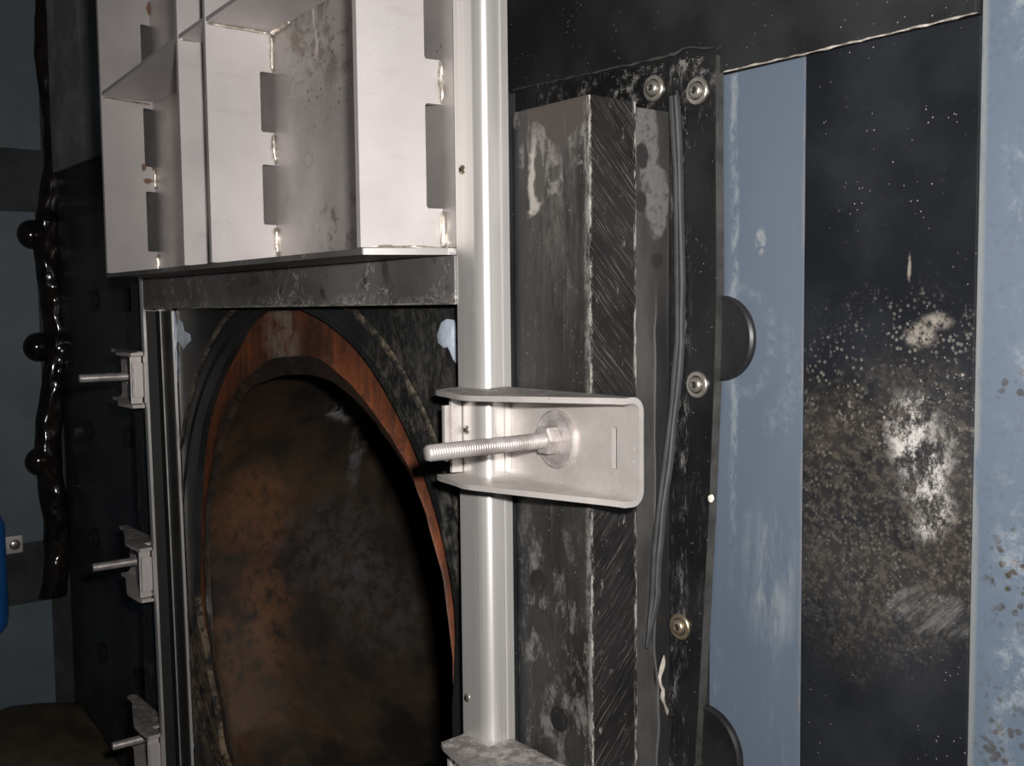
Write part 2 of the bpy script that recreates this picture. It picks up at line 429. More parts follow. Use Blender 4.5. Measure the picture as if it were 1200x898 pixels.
def m_blackpanel():
    y = .475
    def ex(m, c):
        lo = m.pblob(1035, 600, 150, 165, y=y, soft=.7, warp=.35, ws=24)
        mid = m.pblob(1050, 440, 125, 85, y=y, soft=.9, warp=.5, ws=30)
        gr = m.ss(m.noise(230, 6, .8, .3), .46, .60)
        c = m.mix(lo*.34*m.ss(m.noise(20, 4, .6), .3, .6), c, (.060, .050, .040))
        c = m.mix(gr*lo*.30, c, (.14, .122, .095))
        dots = m.ss(m.vor(330)+(m.noise(260, 3)-.5)*.35, .40, .22)*m.ss(m.noise(70, 5, .75, off=(4, 2, 6)), .45, .58)
        grit = m.ss(m.noise(170, 6, .85, off=(8, 8, 1)), .57, .64)*m.ss(m.noise(26, 4, .7, off=(3, 3, 3)), .46, .60)
        c = m.mix(grit*mid*.95, c, (.30, .275, .24))
        c = m.mix(dots*(mid.max(lo*.55))*.38, c, (.27, .25, .215))
        wh = m.pblob(1062, 510, 22, 40, y=y, soft=1, warp=.9, ws=34).max(m.pblob(1088, 560, 26, 60, y=y, soft=1, warp=.9, ws=34))*m.ss(m.nvec((m.X-m.Z*.4)*70, m.Z*45+m.X*30, 3.0, 8, .85), .46, .58)
        c = m.mix(wh*.85, c, (.48, .46, .44))
        w2 = m.pblob(1076, 394, 15, 13, y=y, soft=1.2, warp=.9, ws=90).max(m.pblob(1096, 377, 14, 9, y=y, soft=1.2, warp=.9, ws=90))*m.ss(m.noise(320, 5, .8), .34, .6)
        c = m.mix(w2*.7, c, (.30, .27, .235))
        w3 = m.pblob(1085, 720, 48, 26, y=y, soft=.6, warp=.6)*1.0
        c = m.mix(w3*m.ss(m.nvec((m.X-m.Z)*110, (m.X+m.Z)*16, 1.0, 5, .75), .42, .64)*.4, c, (.19, .185, .185))
        blk = m.ss(m.noise(75, 4, .7, off=(2, 6, 1)), .60, .68)*lo
        c = m.mix(blk*.7, c, (.02, .019, .018))
        s4 = m.pblob(1063, 315, 2, 13, y=y, soft=1, warp=1.0, ws=200)*.6
        return m.mix(s4*.7, c, (.4, .36, .3))
    return black('stained_black_panel', (.0065, .0075, .010), (.05, .05, .052), .3, (40, 40, 40), .4, ex, .12, .45)
def m_seat():
    y = .402
    def ex(m, c):
        s = m.pblob(490, 440, 60, 90, y=y, soft=1, warp=.6)*m.ss(m.noise((190, 190, 90), 6, .8), .42, .66)
        c = m.mix(s*.4, c, (.15, .135, .115))
        b = m.pblob(246, 800, 26, 120, y=y, soft=.4, warp=.5)*m.ss(m.noise(48, 7, .78), .42, .58)
        c = m.mix(b*.85, c, m.mix(m.ss(m.noise(30, 4), .4, .6), (.10, .075, .05), (.19, .14, .09)))
        d = m.pblob(530, 600, 12, 90, y=y, soft=.6)*m.ss(m.noise(40, 4, .7), .4, .6)
        return m.mix(d*.4, c, (.2, .19, .16))
    return black('black_seat_plate', (.010, .0105, .011), (.075, .073, .068), .12, (60, 60, 35), .38, ex, .2, .3)
def m_tan():
    m = M('worn_seal_lip')
    n = m.noise(60, 5, .7)
    c = m.mix(m.ss(n, .40, .62)*m.ss(m.noise(220, 4, .8), .35, .6), (.018, .017, .016), (.16, .13, .09))
    return m.done(c, .55, 0, n, .3, .001)
def m_rust():
    m = M('rusty_flange')
    n = m.noise(30, 6, .7, .5); n2 = m.noise((90, 90, 14), 5, .7)
    c = m.mix(m.ss(n, .3, .7), (.095, .028, .012), (.175, .052, .020))
    c = m.mix(m.ss(n2, .44, .62)*.75, c, (.045, .020, .014))
    g = m.pblob(325, 395, 18, 40, y=.405, soft=1, warp=.7)*m.ss(m.noise(50, 5, .7), .38, .6)
    c = m.mix(g*.75, c, (.20, .165, .14))
    k = m.pblob(365, 400, 16, 45, y=.405, soft=1, warp=.8)
    c = m.mix(k*.75, c, (.035, .015, .010))
    lf = m.ss(m.X, -.98, -1.03)*m.ss(m.noise((90, 50, 12), 4, .6), .35, .6)
    c = m.mix(lf*.6, c, (.26, .090, .022))
    c = m.mix(m.ss(m.noise(260, 4, .8), .55, .68)*.5, c, (.16, .10, .07))
    return m.done(c, .55, 0, n2, .4, .002)
def m_rustlip():
    m = M('dark_rusty_lip')
    n = m.noise(45, 6, .7)
    c = m.mix(m.ss(n, .36, .66), (.012, .009, .007), (.034, .020, .013))
    r = m.ss(m.X, -.78, -.70)*m.ss(m.noise(30, 4), .3, .55)
    c = m.mix(r*.35, c, (.12, .05, .022))
    t = m.ss(m.noise((60, 60, 60), 4, .7, off=(4, 1, 1)), .52, .62)*m.ss(m.X, -.86, -.92)
    c = m.mix(t*.1, c, (.14, .11, .085))
    return m.done(c, .5, 0, n, .5, .002)
def m_bore():
    m = M('stained_pipe_bore')
    n = m.noise(14, 6, .65); fi = m.noise((60, 60, 60), 5, .7)
    c = m.mix(m.ss(n, .35, .7), (.012, .0085, .006), (.040, .026, .015))
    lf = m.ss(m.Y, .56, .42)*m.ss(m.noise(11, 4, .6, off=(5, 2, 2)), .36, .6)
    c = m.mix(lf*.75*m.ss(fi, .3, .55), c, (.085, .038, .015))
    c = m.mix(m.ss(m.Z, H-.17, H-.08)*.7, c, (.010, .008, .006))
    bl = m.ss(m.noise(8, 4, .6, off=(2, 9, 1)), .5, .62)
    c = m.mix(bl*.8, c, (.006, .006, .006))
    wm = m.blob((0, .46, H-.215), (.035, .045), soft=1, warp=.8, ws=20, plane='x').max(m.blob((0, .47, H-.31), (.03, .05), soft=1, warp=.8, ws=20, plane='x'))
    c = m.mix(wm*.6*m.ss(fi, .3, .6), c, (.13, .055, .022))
    def wb(px, py, rx, ry, a, col, c):
        # patches on the curved bore: located by height and depth
        k = m.blob((0, px, py), (rx, ry), soft=1, warp=.7, ws=35, plane='x')*m.ss(fi, .38, .6)
        return m.mix(k*a, c, col)
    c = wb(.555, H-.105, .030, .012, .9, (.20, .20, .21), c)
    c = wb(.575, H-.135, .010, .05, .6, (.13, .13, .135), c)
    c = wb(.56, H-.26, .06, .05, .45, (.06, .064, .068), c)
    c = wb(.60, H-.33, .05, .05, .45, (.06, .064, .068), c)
    return m.done(c, .68, 0, fi, .3, .002, .3)
def simple(name, col, rough=.5, metal=0.0, var=.35, sc=40, bs=.15):
    m = M(name); n = m.noise(sc, 5, .65)
    c = m.mix(m.ss(n, .3, .7), tuple(v*(1-var) for v in col), tuple(min(1, v*(1+var)) for v in col))
    return m.done(c, rough, metal, n, bs, .001)

MS, MG, MB, MK, MD, MT, MW, MBAR = m_sheet(), m_gateplate(), m_brushed(), m_bracket(), m_dusty(), m_thread(), m_weld(), m_bar()
MBLK = black('scuffed_black_plate', (.012, .012, .012), (.24, .235, .225), .55, (110, 60, 14), .33)
def m_frm(m, c):
    a = m.ss((m.X+.4395+(m.noise(9, 3)-.5)*.01).abs(), .011, .003)*m.ss(m.noise((230, 100, 60), 6, .82), .50, .62)*m.ss(m.noise((60, 60, 14), 4, .7, off=(2, 2, 5)), .42, .6)
    c = m.mix(a*.6, c, (.26, .255, .245))
    t = m.ss(m.Z, H+.112, H+.128)*m.ss(m.noise((150, 90, 150), 6, .82), .50, .64)*m.ss(m.noise(34, 3, .7), .40, .6)
    return m.mix(t*.7, c, (.26, .25, .235))
MFRM = black('black_frame_plate', (.0075, .0075, .008), (.17, .17, .165), .5, (80, 60, 18), .3, m_frm)
MEDG = simple('dull_plate_edge', (.042, .041, .038), .55, 0, .4, 60)
MUP = black('black_upper_band', (.010, .0105, .011), (.045, .045, .046), .25, (50, 50, 12), .45)
MFAR = black('black_far_plate', (.026, .026, .027), (.10, .095, .09), .3, (30, 30, 10), .4)
MFACE, MSAW, MGSK = m_blockface(), m_sawn(), m_gasket()
MBL1 = m_blue('blue_grey_panel_paint', .3, False, -.4035)
MBL2 = m_blue('blue_grey_spotted_paint', .4, True)
MBLF = simple('far_blue_grey_paint', (.105, .135, .16), .4, 0, .12, 10, .05)
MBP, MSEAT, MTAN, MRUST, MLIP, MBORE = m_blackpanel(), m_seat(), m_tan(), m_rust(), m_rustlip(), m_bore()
MWHT = simple('pale_sealant', (.50, .56, .66), .35, 0, .2, 80, .3)
MBEAD = simple('black_sealant', (.028, .029, .032), .6, 0, .3, 50, .2)
MSHINY = simple('glossy_black_sealant', (.012, .010, .009), .12, 0, .5, 30, .1)
MBOLT = simple('bolt_steel', (.50, .47, .42), .32, .85, .15, 90, .2)
MBRASS = simple('tarnished_bolt_steel', (.42, .35, .25), .35, .85, .2, 90, .2)
MHOLE = simple('dark_hole', (.008, .008, .008), .6, 0, .2, 50, .05)
MMUD = simple('silt', (.075, .055, .035), .7, 0, .4, 14, .6)
MCONC = simple('wet_concrete', (.05, .045, .038), .6, 0, .4, 10, .5)
MBLUE = simple('blue_plastic', (.02, .13, .42), .35, 0, .15, 20, .05)

# ================================================================ the setting
YW = .4812                                        # face of the wall
ZT, ZB = H+.75, H-.75
def cutbox(*a, **k): return box(*a, **k)
# wall with round hole for the pipe: four slabs round the sleeve kept as one mesh
def plate_with_hole(x0, x1, z0, z1, y0, y1, hole, n=96):
    """slab x0..x1, z0..z1 with hole(theta)->(x,z) through it"""
    b = bmesh.new(); cx, cz = HC
    def rect(t):
        dx, dz = math.cos(t), math.sin(t)
        k = min((x1-cx)/dx if dx > 1e-9 else 9, (x0-cx)/dx if dx < -1e-9 else 9, (z1-cz)/dz if dz > 1e-9 else 9, (z0-cz)/dz if dz < -1e-9 else 9)
        return cx+dx*k, cz+dz*k
    ths = sorted([2*PI*i/n for i in range(n)] + [math.atan2(z-cz, x-cx) % (2*PI) for x in (x0, x1) for z in (z0, z1)])
    L = []
    for t in ths:
        h = hole(t); r = rect(t)
        L.append([b.verts.new((h[0], y0, h[1])), b.verts.new((r[0], y0, r[1])), b.verts.new((r[0], y1, r[1])), b.verts.new((h[0], y1, h[1]))])
    for i in range(len(L)):
        p, q = L[i], L[(i+1) % len(L)]
        for k in range(4): b.faces.new((p[k], p[(k+1) % 4], q[(k+1) % 4], q[k]))
    bmesh.ops.remove_doubles(b, verts=b.verts, dist=1e-6)
    return b
HC = (-.810, H-.250)
def circ(c, r):
    """radius about HC of the circle c,r at angle t"""
    def f(t):
        dx, dz = math.cos(t), math.sin(t); ox, oz = HC[0]-c[0], HC[1]-c[1]
        bb = ox*dx+oz*dz
        return -bb+math.sqrt(max(0, bb*bb-(ox*ox+oz*oz-r*r)))
    return f
rin_ = circ((-.808, H-.2715), .2205)
rout_ = circ((-.813, H-.2325), .2305)
def resid(base, pts, y, sg=.16):
    d = []
    for px, py in pts:
        p = P(px, py, y=y); dx, dz = p.x-HC[0], p.z-HC[1]; t = math.atan2(dz, dx)
        d.append((t, math.hypot(dx, dz)-base(t)))
    def f(t):
        sw = .12; sv = 0
        for a, r in d:
            e = (t-a+PI) % (2*PI)-PI; k = math.exp(-(e/sg)**2); sw += k; sv += k*r
        return base(t)+sv/sw
    return f
rin = resid(rin_, [(281, 473), (269, 505), (256, 562), (248, 619), (250, 710), (260, 799), (279, 898), (424, 475), (455, 517), (484, 555), (505, 615), (515, 650), (532, 733), (364, 440)], .414)
rou2 = resid(rout_, [(316, 364), (264, 444), (245, 501), (240, 555), (237, 619), (235, 633), (236, 710), (430, 413), (465, 467), (497, 530), (523, 619), (537, 653)], .4092)
def rout(t): return max(rou2(t), rin(t)+.0035)
def at(r, t): return (HC[0]+r*math.cos(t), HC[1]+r*math.sin(t))

wall = obj('wall_back', plate_with_hole(-1.86, .35, 0, ZT, YW, YW+.12, lambda t: at(rout(t)+.012, t)), MFAR); tag(wall, kind='structure')
wl = obj('wall_left', box(-1.98, -1.80, -1.0, YW+.12, 0, ZT), MFAR); tag(wl, kind='structure')
fl_ = obj('floor', box(-1.98, .35, -1.0, YW+.12, -.06, 0), MCONC); tag(fl_, kind='structure')
# lining sheets on the back wall
def sheet(px0, px1, z0, z1, t, mat, label, name='panel', bv=.0006):
    x0 = P(px0, 450, y=YW-t).x if px0 < 3000 and px0 > 10 else px0
    x1 = P(px1, 450, y=YW-t).x if px1 < 3000 and px1 > 10 else px1
    return obj(name, box(x0, x1, YW-t, YW-.0002, z0, z1, bv), mat, wall, label=label)
ztop = H+.1315
sheet(832, 940.5, .05, ztop, .0030, MBL1, 'blue-grey painted panel beside the black frame plate')
sheet(941.5, 1141, .05, ztop, .0042, MBP, 'black panel with pale speckled staining')
sheet(1142.5, 1330, .05, ztop+.018, .0030, MBL2, 'blue-grey panel with brown spots at the right edge')
obj('panel', box(-.62, P(1146, 5, y=YW-.006).x, YW-.0075, YW-.0002, ztop+.0008, ZT-.02, .0008), MUP, wall, label='black upper lining above the frame plate')
obj('panel', box(P(1147, 5, y=YW-.006).x, .1, YW-.0075, YW-.0002, ztop+.019, ZT-.02, .0008), MUP, wall, label='black upper lining at the right edge')
bead([(-.4085, YW-.0075, ztop+.0006), (-.355, YW-.0075, ztop+.0002), (-.258, YW-.0072, ztop+.0006)], .00055,
     simple('dried_seam_sealant', (.33, .30, .26), .6, 0, .6, 160, .5), 'seam_sealant', wall, 1.4, 6, 3, step=.0015)
# vertical line along black panel
# left stretch of the back wall: lining sheets with bolt holes
XL0 = -1.797
obj('panel', box(XL0, -1.21, YW-.006, YW-.0002, P(100, 190, y=YW).z, ZT-.02, .001), black('streaky_grey_black_lining', (.22, .225, .215), (.65, .66, .62), .7, (60, 60, 3), .45), wall, label='streaky dark grey upper lining sheet')
obj('panel', box(XL0, -1.21, YW-.003, YW-.0002, .03, P(100, 252, y=YW).z, .001), MFAR, wall)
for (px, py) in ((111, 352), (150, 352), (104, 505), (149, 512), (111, 630), (120, 765), (163, 795)):
    c = P(px, py, y=YW-.003)
    o = obj('bolt_hole', lathe([(.0165, -.0032), (.0165, -.0036), (.0135, -.0036), (.0125, .0002)], (c.x, YW-.003, c.z), 'y', 24), MHOLE, wall, smooth=40)
# left wall: blue-grey sheets
def farsheet(px0, px1, py0, py1, mat, label):
    a = P(px1, (py0+py1)/2, x=-1.795); b = P(px0, (py0+py1)/2, x=-1.795)
    z1 = P(px1, py0, x=-1.795).z; z0 = P(px1, py1, x=-1.795).z
    return obj('panel', box(-1.80, -1.795, min(a.y, b.y), max(a.y, b.y), z0, z1, .001), mat, wl, label=label)
farsheet(-260, 43, -80, 176, MBLF, 'blue-grey sheet at the top left')
farsheet(-260, 49, 249, 634, MBLF, 'tall blue-grey sheet with dome caps on its edge')
farsheet(-260, 64, 702, 862, MBLF, 'short blue-grey sheet near the ground')
# bulging black corner sealant with drips
b = bmesh.new()
N = 150; K = 12; rings = []
za, zb_ = P(62, 700, x=-1.79).z, P(60, -40, x=-1.79).z
for i in range(N+1):
    z = za+(zb_-za)*i/N; ring = []
    py = 700-740*i/N
    c = P(62+6*math.sin(i*.13), py, x=-1.795)
    for k in range(K+1):
        t = -PI/2+PI*k/K
        bul = 1+.35*mnoise.noise(Vector((z*14, k*.25, 3)))+.25*mnoise.noise(Vector((z*45, k*.5, 1)))
        if py < 250: bul *= .55
        ring.append(b.verts.new((-1.798+max(.004, .020*math.cos(t)*bul), c.y+math.sin(t)*.021*(1+.12*mnoise.noise(Vector((z*30, 7, 7)))), z)))
    rings.append(ring)
for i in range(N):
    for k in range(K): b.faces.new((rings[i][k], rings[i][k+1], rings[i+1][k+1], rings[i+1][k]))
    b.faces.new((rings[i][0], rings[i+1][0], rings[i+1][K], rings[i][K]))
b.faces.new(rings[0]); b.faces.new(rings[-1])
o = obj('corner_sealant', b, MSHINY, smooth=70); rebase(o)
tag(o, 'lumpy glossy black sealant running up the left wall near the corner', 'sealant')
for k, (px, py, lab) in enumerate(((38, 275, 'black glossy dome cap on the far left panel, topmost of three'), (45, 407, 'black glossy dome cap on the far left panel, middle one of three'), (47, 541, 'black glossy dome cap on the far left panel, lowest of three'))):
    c = P(px, py, x=-1.795); r = .0235
    o = obj('dome_cap', lathe([(r*math.cos(a*PI/16), r*.75*math.sin(a*PI/16)) for a in range(8)]+[(.0008, r*.75)], (-1.795, c.y, c.z), 'x', 28), MSHINY, smooth=60)
    rebase(o); tag(o, lab, 'cap', 'dome caps on the left wall')
# ================================================================ backing frame plate with bolts
XE = P(838, 300, y=.4696).x                       # right edge of its face
YF = .4696
def skewcol(x0, pxs):                             # gently bowed right edge, as the plate has warped
    return [(P(px, py, y=YF).x, P(px, py, y=YF).z) for px, py in pxs]
edge = skewcol(0, ((838, 64), (838, 200), (839, 330), (836, 450), (830, 600), (822, 750), (814, 890)))
edge.append((edge[-1][0]-.002, .12))
pts = edge + [(-.570, .12), (-.570, P(600, 106, y=YF).z)]
fp = thing('frame_plate', (-.5, YF, .12), 'black bolted plate framing the thick slab, scuffed white, right of the rail', 'plate')
ob = obj('plate', prism(pts, 'y', YF, YW-.0045, 0), MFRM, fp)
eb = prism([(x+.0002, z) for x, z in edge]+[(x-.0006, z) for x, z in edge[::-1]], 'y', YF+.0006, YW-.0045, 0)
obj('plate_edge', eb, MEDG, fp, label='dull grey cut edge')
def torx(c, parent, mat, lab=None, r=.0076):
    obj('washer', lathe([(r*1.04, 0), (r*1.04, -.0012), (r*.98, -.0017), (r*.72, -.0017), (r*.68, -.0009), (.001, -.0009)], c, 'y', 36), mat, parent, smooth=30, label=lab)
    h = obj('bolt_head', lathe([(r*.60, -.0008), (r*.60, -.0026), (r*.52, -.0036), (r*.36, -.0042), (r*.30, -.0042), (r*.28, -.0020), (.0003, -.0020)], c, 'y', 36), mat, parent, smooth=35, label=lab)
    obj('socket', lathe([(r*.275, -.0026), (r*.275, -.0028), (.0002, -.0028)], c, 'y', 12), MHOLE, h)
    obj('groove', lathe([(r*.69, -.0010), (r*.69, -.0012), (r*.60, -.0012), (r*.60, -.0010)], c, 'y', 30), MHOLE, h)
    return h
for (px, py, mt, lab) in ((764, 103, MBOLT, None), (815, 106, MBOLT, None), (815, 451, MBOLT, None), (795, 735, MBRASS, 'yellowed bolt head')):
    c = P(px, py, y=YF-.002); torx((c.x, YF, c.z), fp, mt, lab)
# torn flakes at its upper corner
bead([P(600, 106, y=YF), P(700, 84, y=YF), P(790, 64, y=YF), P(800, 56, y=YF), P(838, 56, y=YF)], .00055, MEDG, 'torn_edge', fp, 1.8, 6, 4, step=.0015)

# ================================================================ thick slab block + rubber layer
XB = -.4452; YB0, YB1 = .404, .4408
def slab_block(mirror, label):
    xs = [(-.5145), XB]
    if mirror: xs = [-1.6687-XB, -1.6687+.5145]; xs.sort()
    ztp = H+.1180
    t = thing('slab_block', ((xs[0]+xs[1])/2, YF, .12), label, 'block')
    bx = box(xs[0], xs[1], YB0, YB1, .12, ztp, .0012)
    o = obj('slab', bx, MFACE, t)
    if not mirror:
        o.data.materials.append(MSAW)
        for p in o.data.polygons:
            if p.normal.x > .9: p.material_index = 1
    obj('rubber_layer', box(xs[0], xs[1]-(.0008 if not mirror else 0), YB1+.0003, YF-.0003, .12, ztp-.003, .0006), MGSK, t)
    return t
sb = slab_block(False, 'thick black slab with saw-marked edge and grimy face, right of the steel rail')
slab_block(True, 'thick black slab in the dark behind the left guide rail')
for px, py, s in ((630, 681, 1), (655, 843, 1.1)):
    c = P(px, py, y=YB0)
    obj('plug', lathe([(.0068*s, 0), (.0068*s, -.0006), (.0058*s, -.0006), (.0052*s, -.0002), (.001, -.0002)], (c.x, YB0, c.z), 'y', 28), MFRM if s > 1 else MHOLE, sb, smooth=40)
# strip of sealant hanging between slab and frame plate
pp = [(786, 112), (791, 200), (793, 330), (793, 400), (787, 470), (779, 540), (771, 600), (766, 650), (764, 700), (756, 760)]
def onside(px, py):                              # on the frame plate, or wrapped over the slab's side where it swings left
    a = P(px, py, y=YF-.004)
    if a.x > XB+.0055: return a
    return P(px, py, x=XB+.0055)
path = [onside(px, py) for px, py in pp]
b = bmesh.new(); rings = []
fine = []
for i in range(len(path)-1):
    for k in range(8): fine.append(path[i].lerp(path[i+1], k/8))
fine.append(path[-1])
for i, p in enumerate(fine):
    ring = []
    wd = .0036 if i < len(fine)-10 else .0042*(len(fine)-i)/11
    wd *= 1+.10*math.sin(i*.5)
    for k in range(9):
        t = PI*k/8
        rr = .0024*(1-.45*math.exp(-((k-4)/.9)**2))
        ring.append(b.verts.new((p.x-math.cos(t)*wd, p.y+.0036-math.sin(t)**.7*rr*1.6, p.z)))
    rings.append(ring)
for i in range(len(rings)-1):
    for k in range(8): b.faces.new((rings[i][k], rings[i][k+1], rings[i+1][k+1], rings[i+1][k]))
    b.faces.new((rings[i][8], rings[i][0], rings[i+1][0], rings[i+1][8]))
b.faces.new(rings[0]); b.faces.new(rings[-1])
o = obj('sealant_strip', b, MBEAD, smooth=60); rebase(o); tag(o, 'long grey-black sealant strip hanging loose beside the slab edge', 'sealant')
o = bead([P(778, 768, x=XB+.0008), P(776, 780, x=XB+.0008), P(773, 793, x=XB+.0008), P(774, 803, x=XB+.0008), P(777, 808, x=XB+.0008), P(776, 818, x=XB+.0008), P(779, 828, x=XB+.0008), P(782, 838, x=XB+.0008)], .0012, simple('dried_pale_drip', (.30, .27, .235), .7, 0, .4, 90, .4), 'dried_drip', None, 1.3, 8, 5, step=.002)
rebase(o); tag(o, 'small pale dried drip on the slab side, left of and below the lowest bolt', 'drip')

# half-hidden rubber discs behind the frame plate
def half_disc(px, top, bot, lab):
    a, b_ = P(px-20, top, y=.474), P(px-20, bot, y=.474)
    r = (a.z-b_.z)/2; c = Vector((P(px, (top+bot)/2, y=.474).x-r*1.0, .474, (a.z+b_.z)/2))
    x0 = XE
    prof = [(r, 0), (r, -.0028), (r*.94, -.0040), (r*.85, -.0030), (.001, -.0026)]
    o = obj('rubber_disc', lathe(prof, (c.x, YW-.0031, c.z), 'y', 56), MFRMd, smooth=40)
    rebase(o); tag(o, lab, 'disc', 'black discs half hidden behind the frame plate')
MFRMd = black('black_disc_rubber', (.010, .010, .011), (.11, .085, .07), .6, (14, 14, 14), .35, None, .1, .1)
half_disc(881, 346, 448, 'black disc half hidden behind the frame plate, level with the rail bracket')
half_disc(866, 836, 940, 'black disc half hidden behind the frame plate at the bottom of the view')
c = P(841, 585, y=YF); b = bmesh.new(); bmesh.ops.create_icosphere(b, subdivisions=2, radius=.0022)
for v in b.verts: v.co = Vector((v.co.x, v.co.y*.6, v.co.z*1.1))*(1+.25*mnoise.noise(v.co*900)) + Vector((XE-.0015, YF-.0012, c.z))
o = obj('pale_chip', b, simple('pale_chip', (.75, .70, .58), .5)); rebase(o); tag(o, 'tiny cream chip stuck on the edge of the frame plate', 'chip')

# ================================================================ pipe mouth: seat plate, seal ring, rusty flange, bore
YS = .402
pm = thing('pipe_mouth', (HC[0], YS, .12), 'round pipe opening with rusty orange flange and dark stained bore', 'pipe')
obj('seat_plate', plate_with_hole(-1.118, -.5175, .12, H+.13, YS, YS+.007, lambda t: at(rout(t)+.0003, t), 128), MSEAT, pm, smooth=30)
def ringmesh(loops, n=160):
    b = bmesh.new(); L = []
    for f in loops:
        ring = []
        for i in range(n):
            t = 2*PI*i/n; r, y = f(t); x, z = at(r, t); ring.append(b.verts.new((x, y, z)))
        L.append(ring)
    for k in range(len(L)-1):
        for i in range(n): b.faces.new((L[k][i], L[k][(i+1) % n], L[k+1][(i+1) % n], L[k+1][i]))
    return b
nz = lambda t, s, a: a*mnoise.noise(Vector((math.cos(t)*s, math.sin(t)*s, s)))
def lip(t): return rin(t)+(rout(t)-rin(t))*(.16+nz(t, 4, .07)+.12*max(0, math.sin(t))+.05*math.cos(t))
obj('flange', ringmesh([lambda t: (rout(t)+.004, .4092), lambda t: (rout(t)-.0005, .4090), lambda t: (rout(t)*.6+lip(t)*.4, .4094+nz(t, 9, .001)),
    lambda t: (lip(t)+.002, .4088+nz(t, 12, .0015)), lambda t: (lip(t), .4068+nz(t, 12, .0015))]), MRUST, pm, smooth=50, label='rusty orange face')
obj('flange_lip', ringmesh([lambda t: (lip(t), .4068+nz(t, 12, .0015)), lambda t: (lip(t)-.0015, .4078+nz(t, 12, .001)), lambda t: (rin(t)*.75+lip(t)*.25, .4100+nz(t, 15, .0012)),
    lambda t: (rin(t), .4122+nz(t, 8, .0012))]), MLIP, pm, smooth=50, label='dark uneven lip')
def bore_loops():
    L = [lambda t: (rin(t)+.0035, .4134)]
    for k in range(14):
        y = .419+.36*(k/13)
        L.append(lambda t, y=y: (.2245+nz(t+y*3, 3, .002), y) if y > .42 else (rin(t)+.0045, y))
    L.append(lambda t: (.001, .785))
    return L
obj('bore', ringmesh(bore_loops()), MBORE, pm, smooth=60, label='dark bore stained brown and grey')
# worn ridge of the seal round it
rt = circ((-.8245, H-.2514), .2747)
def tanr(d, y): return lambda t: (rt(t)+d+nz(t, 6, .0012), y+nz(t, 20, .0006))
obj('seal_ring', ringmesh([tanr(.0035, YS-.0002), tanr(.0022, YS-.0012), tanr(.000, YS-.0016), tanr(-.002, YS-.0012), tanr(-.0035, YS-.0002)], 200), MTAN, pm, smooth=60, label='tan-worn raised ridge')
obj('seal_ring', ringmesh([lambda t: (rt(t)-.016, YS-.0001), lambda t: (rt(t)-.018, YS-.0013), lambda t: (rt(t)-.021, YS-.0001)], 200), MSEAT, pm, smooth=60)
# dabs of pale sealant on the seat
def dab(pts, y, h, name, lab, par=None, mat=None):
    b = bmesh.new(); q = [P(px, py, y=y) for px, py in pts]
    c = sum(q, Vector())/len(q)
    base = [b.verts.new((p.x, y, p.z)) for p in q]
    mid = [b.verts.new((p.x*.8+c.x*.2, y-h*(.8+.4*random.random()), p.z*.8+c.z*.2)) for p in q]
    inn = [b.verts.new((p.x*.4+c.x*.6, y-h*(.7+.6*random.random()), p.z*.4+c.z*.6)) for p in q]
    n = len(q)
    for A, B in ((base, mid), (mid, inn)):
        for i in range(n): b.faces.new((A[i], A[(i+1) % n], B[(i+1) % n], B[i]))
    b.faces.new(inn); b.faces.new(base[::-1])
    o = obj(name, b, mat or MWHT, par, smooth=50)
    if par is None: rebase(o); tag(o, lab, 'sealant')
    return o
dab([(517, 378), (523, 374), (532, 375), (536, 380), (536.5, 402), (537, 425), (534, 426), (530, 415), (526, 407), (520, 408), (513, 402), (512, 392)], YS-.0002, .0016, 'sealant_smear', 'pale blue-white smear of sealant beside the right rail under the grey bar')
dab([(210, 374), (214, 378), (216, 388), (223, 392), (224, 399), (219, 404), (215, 410), (211, 403), (206, 398), (207, 384)], YS-.0002, .0014, 'sealant_smear', 'pale blue-white smear of sealant beside the left rail under the grey bar')

# ================================================================ guide rails
YPF = .3805; XRL, XRR = -.5419, -.5145            # right rail: tip of front flange, outer web
def channel_profile(xt, xw, y0, y1, t, sgn, back=0.0):
    """U profile open towards the tip xt; sgn=+1 web on the +x side. Outer front bend is round."""
    r = .0095; pts = [(xt, y0)]
    cx, cy = xw-sgn*r, y0+r
    for k in range(9):
        a = -PI/2+PI/2*k/8
        pts.append((cx+sgn*r*math.cos(a), cy+r*math.sin(a)))
    pts += [(xw, y1), (xt+back*-sgn if back else xt, y1), (xt+back*-sgn if back else xt, y1-t), (xw-sgn*t, y1-t)]
    r2 = r-t; cx2, cy2 = cx, cy
    for k in range(9):
        a = PI/2*k/8
        pts.append((cx2+sgn*r2*math.cos(a), cy2-r2*math.sin(a)))
    pts.append((xt, y0+t))
    return pts
rr = thing('guide_rail', (XRR-.013, .39, .12), 'tall bright brushed steel rail in the middle of the view, with a vertical gleam', 'rail', 'guide rails of the gate')
o = obj('channel', prism(channel_profile(XRL, XRR, YPF, YS-.001, .0028, 1), 'z', .12, H+.55), MB, rr, smooth=35)
obj('side_strip', prism([(XRR, YPF+.0145), (XRR+.0007, YPF+.0148), (XRR+.0007, YS-.0015), (XRR, YS-.0015)], 'z', .12, H+.55), MB, rr)
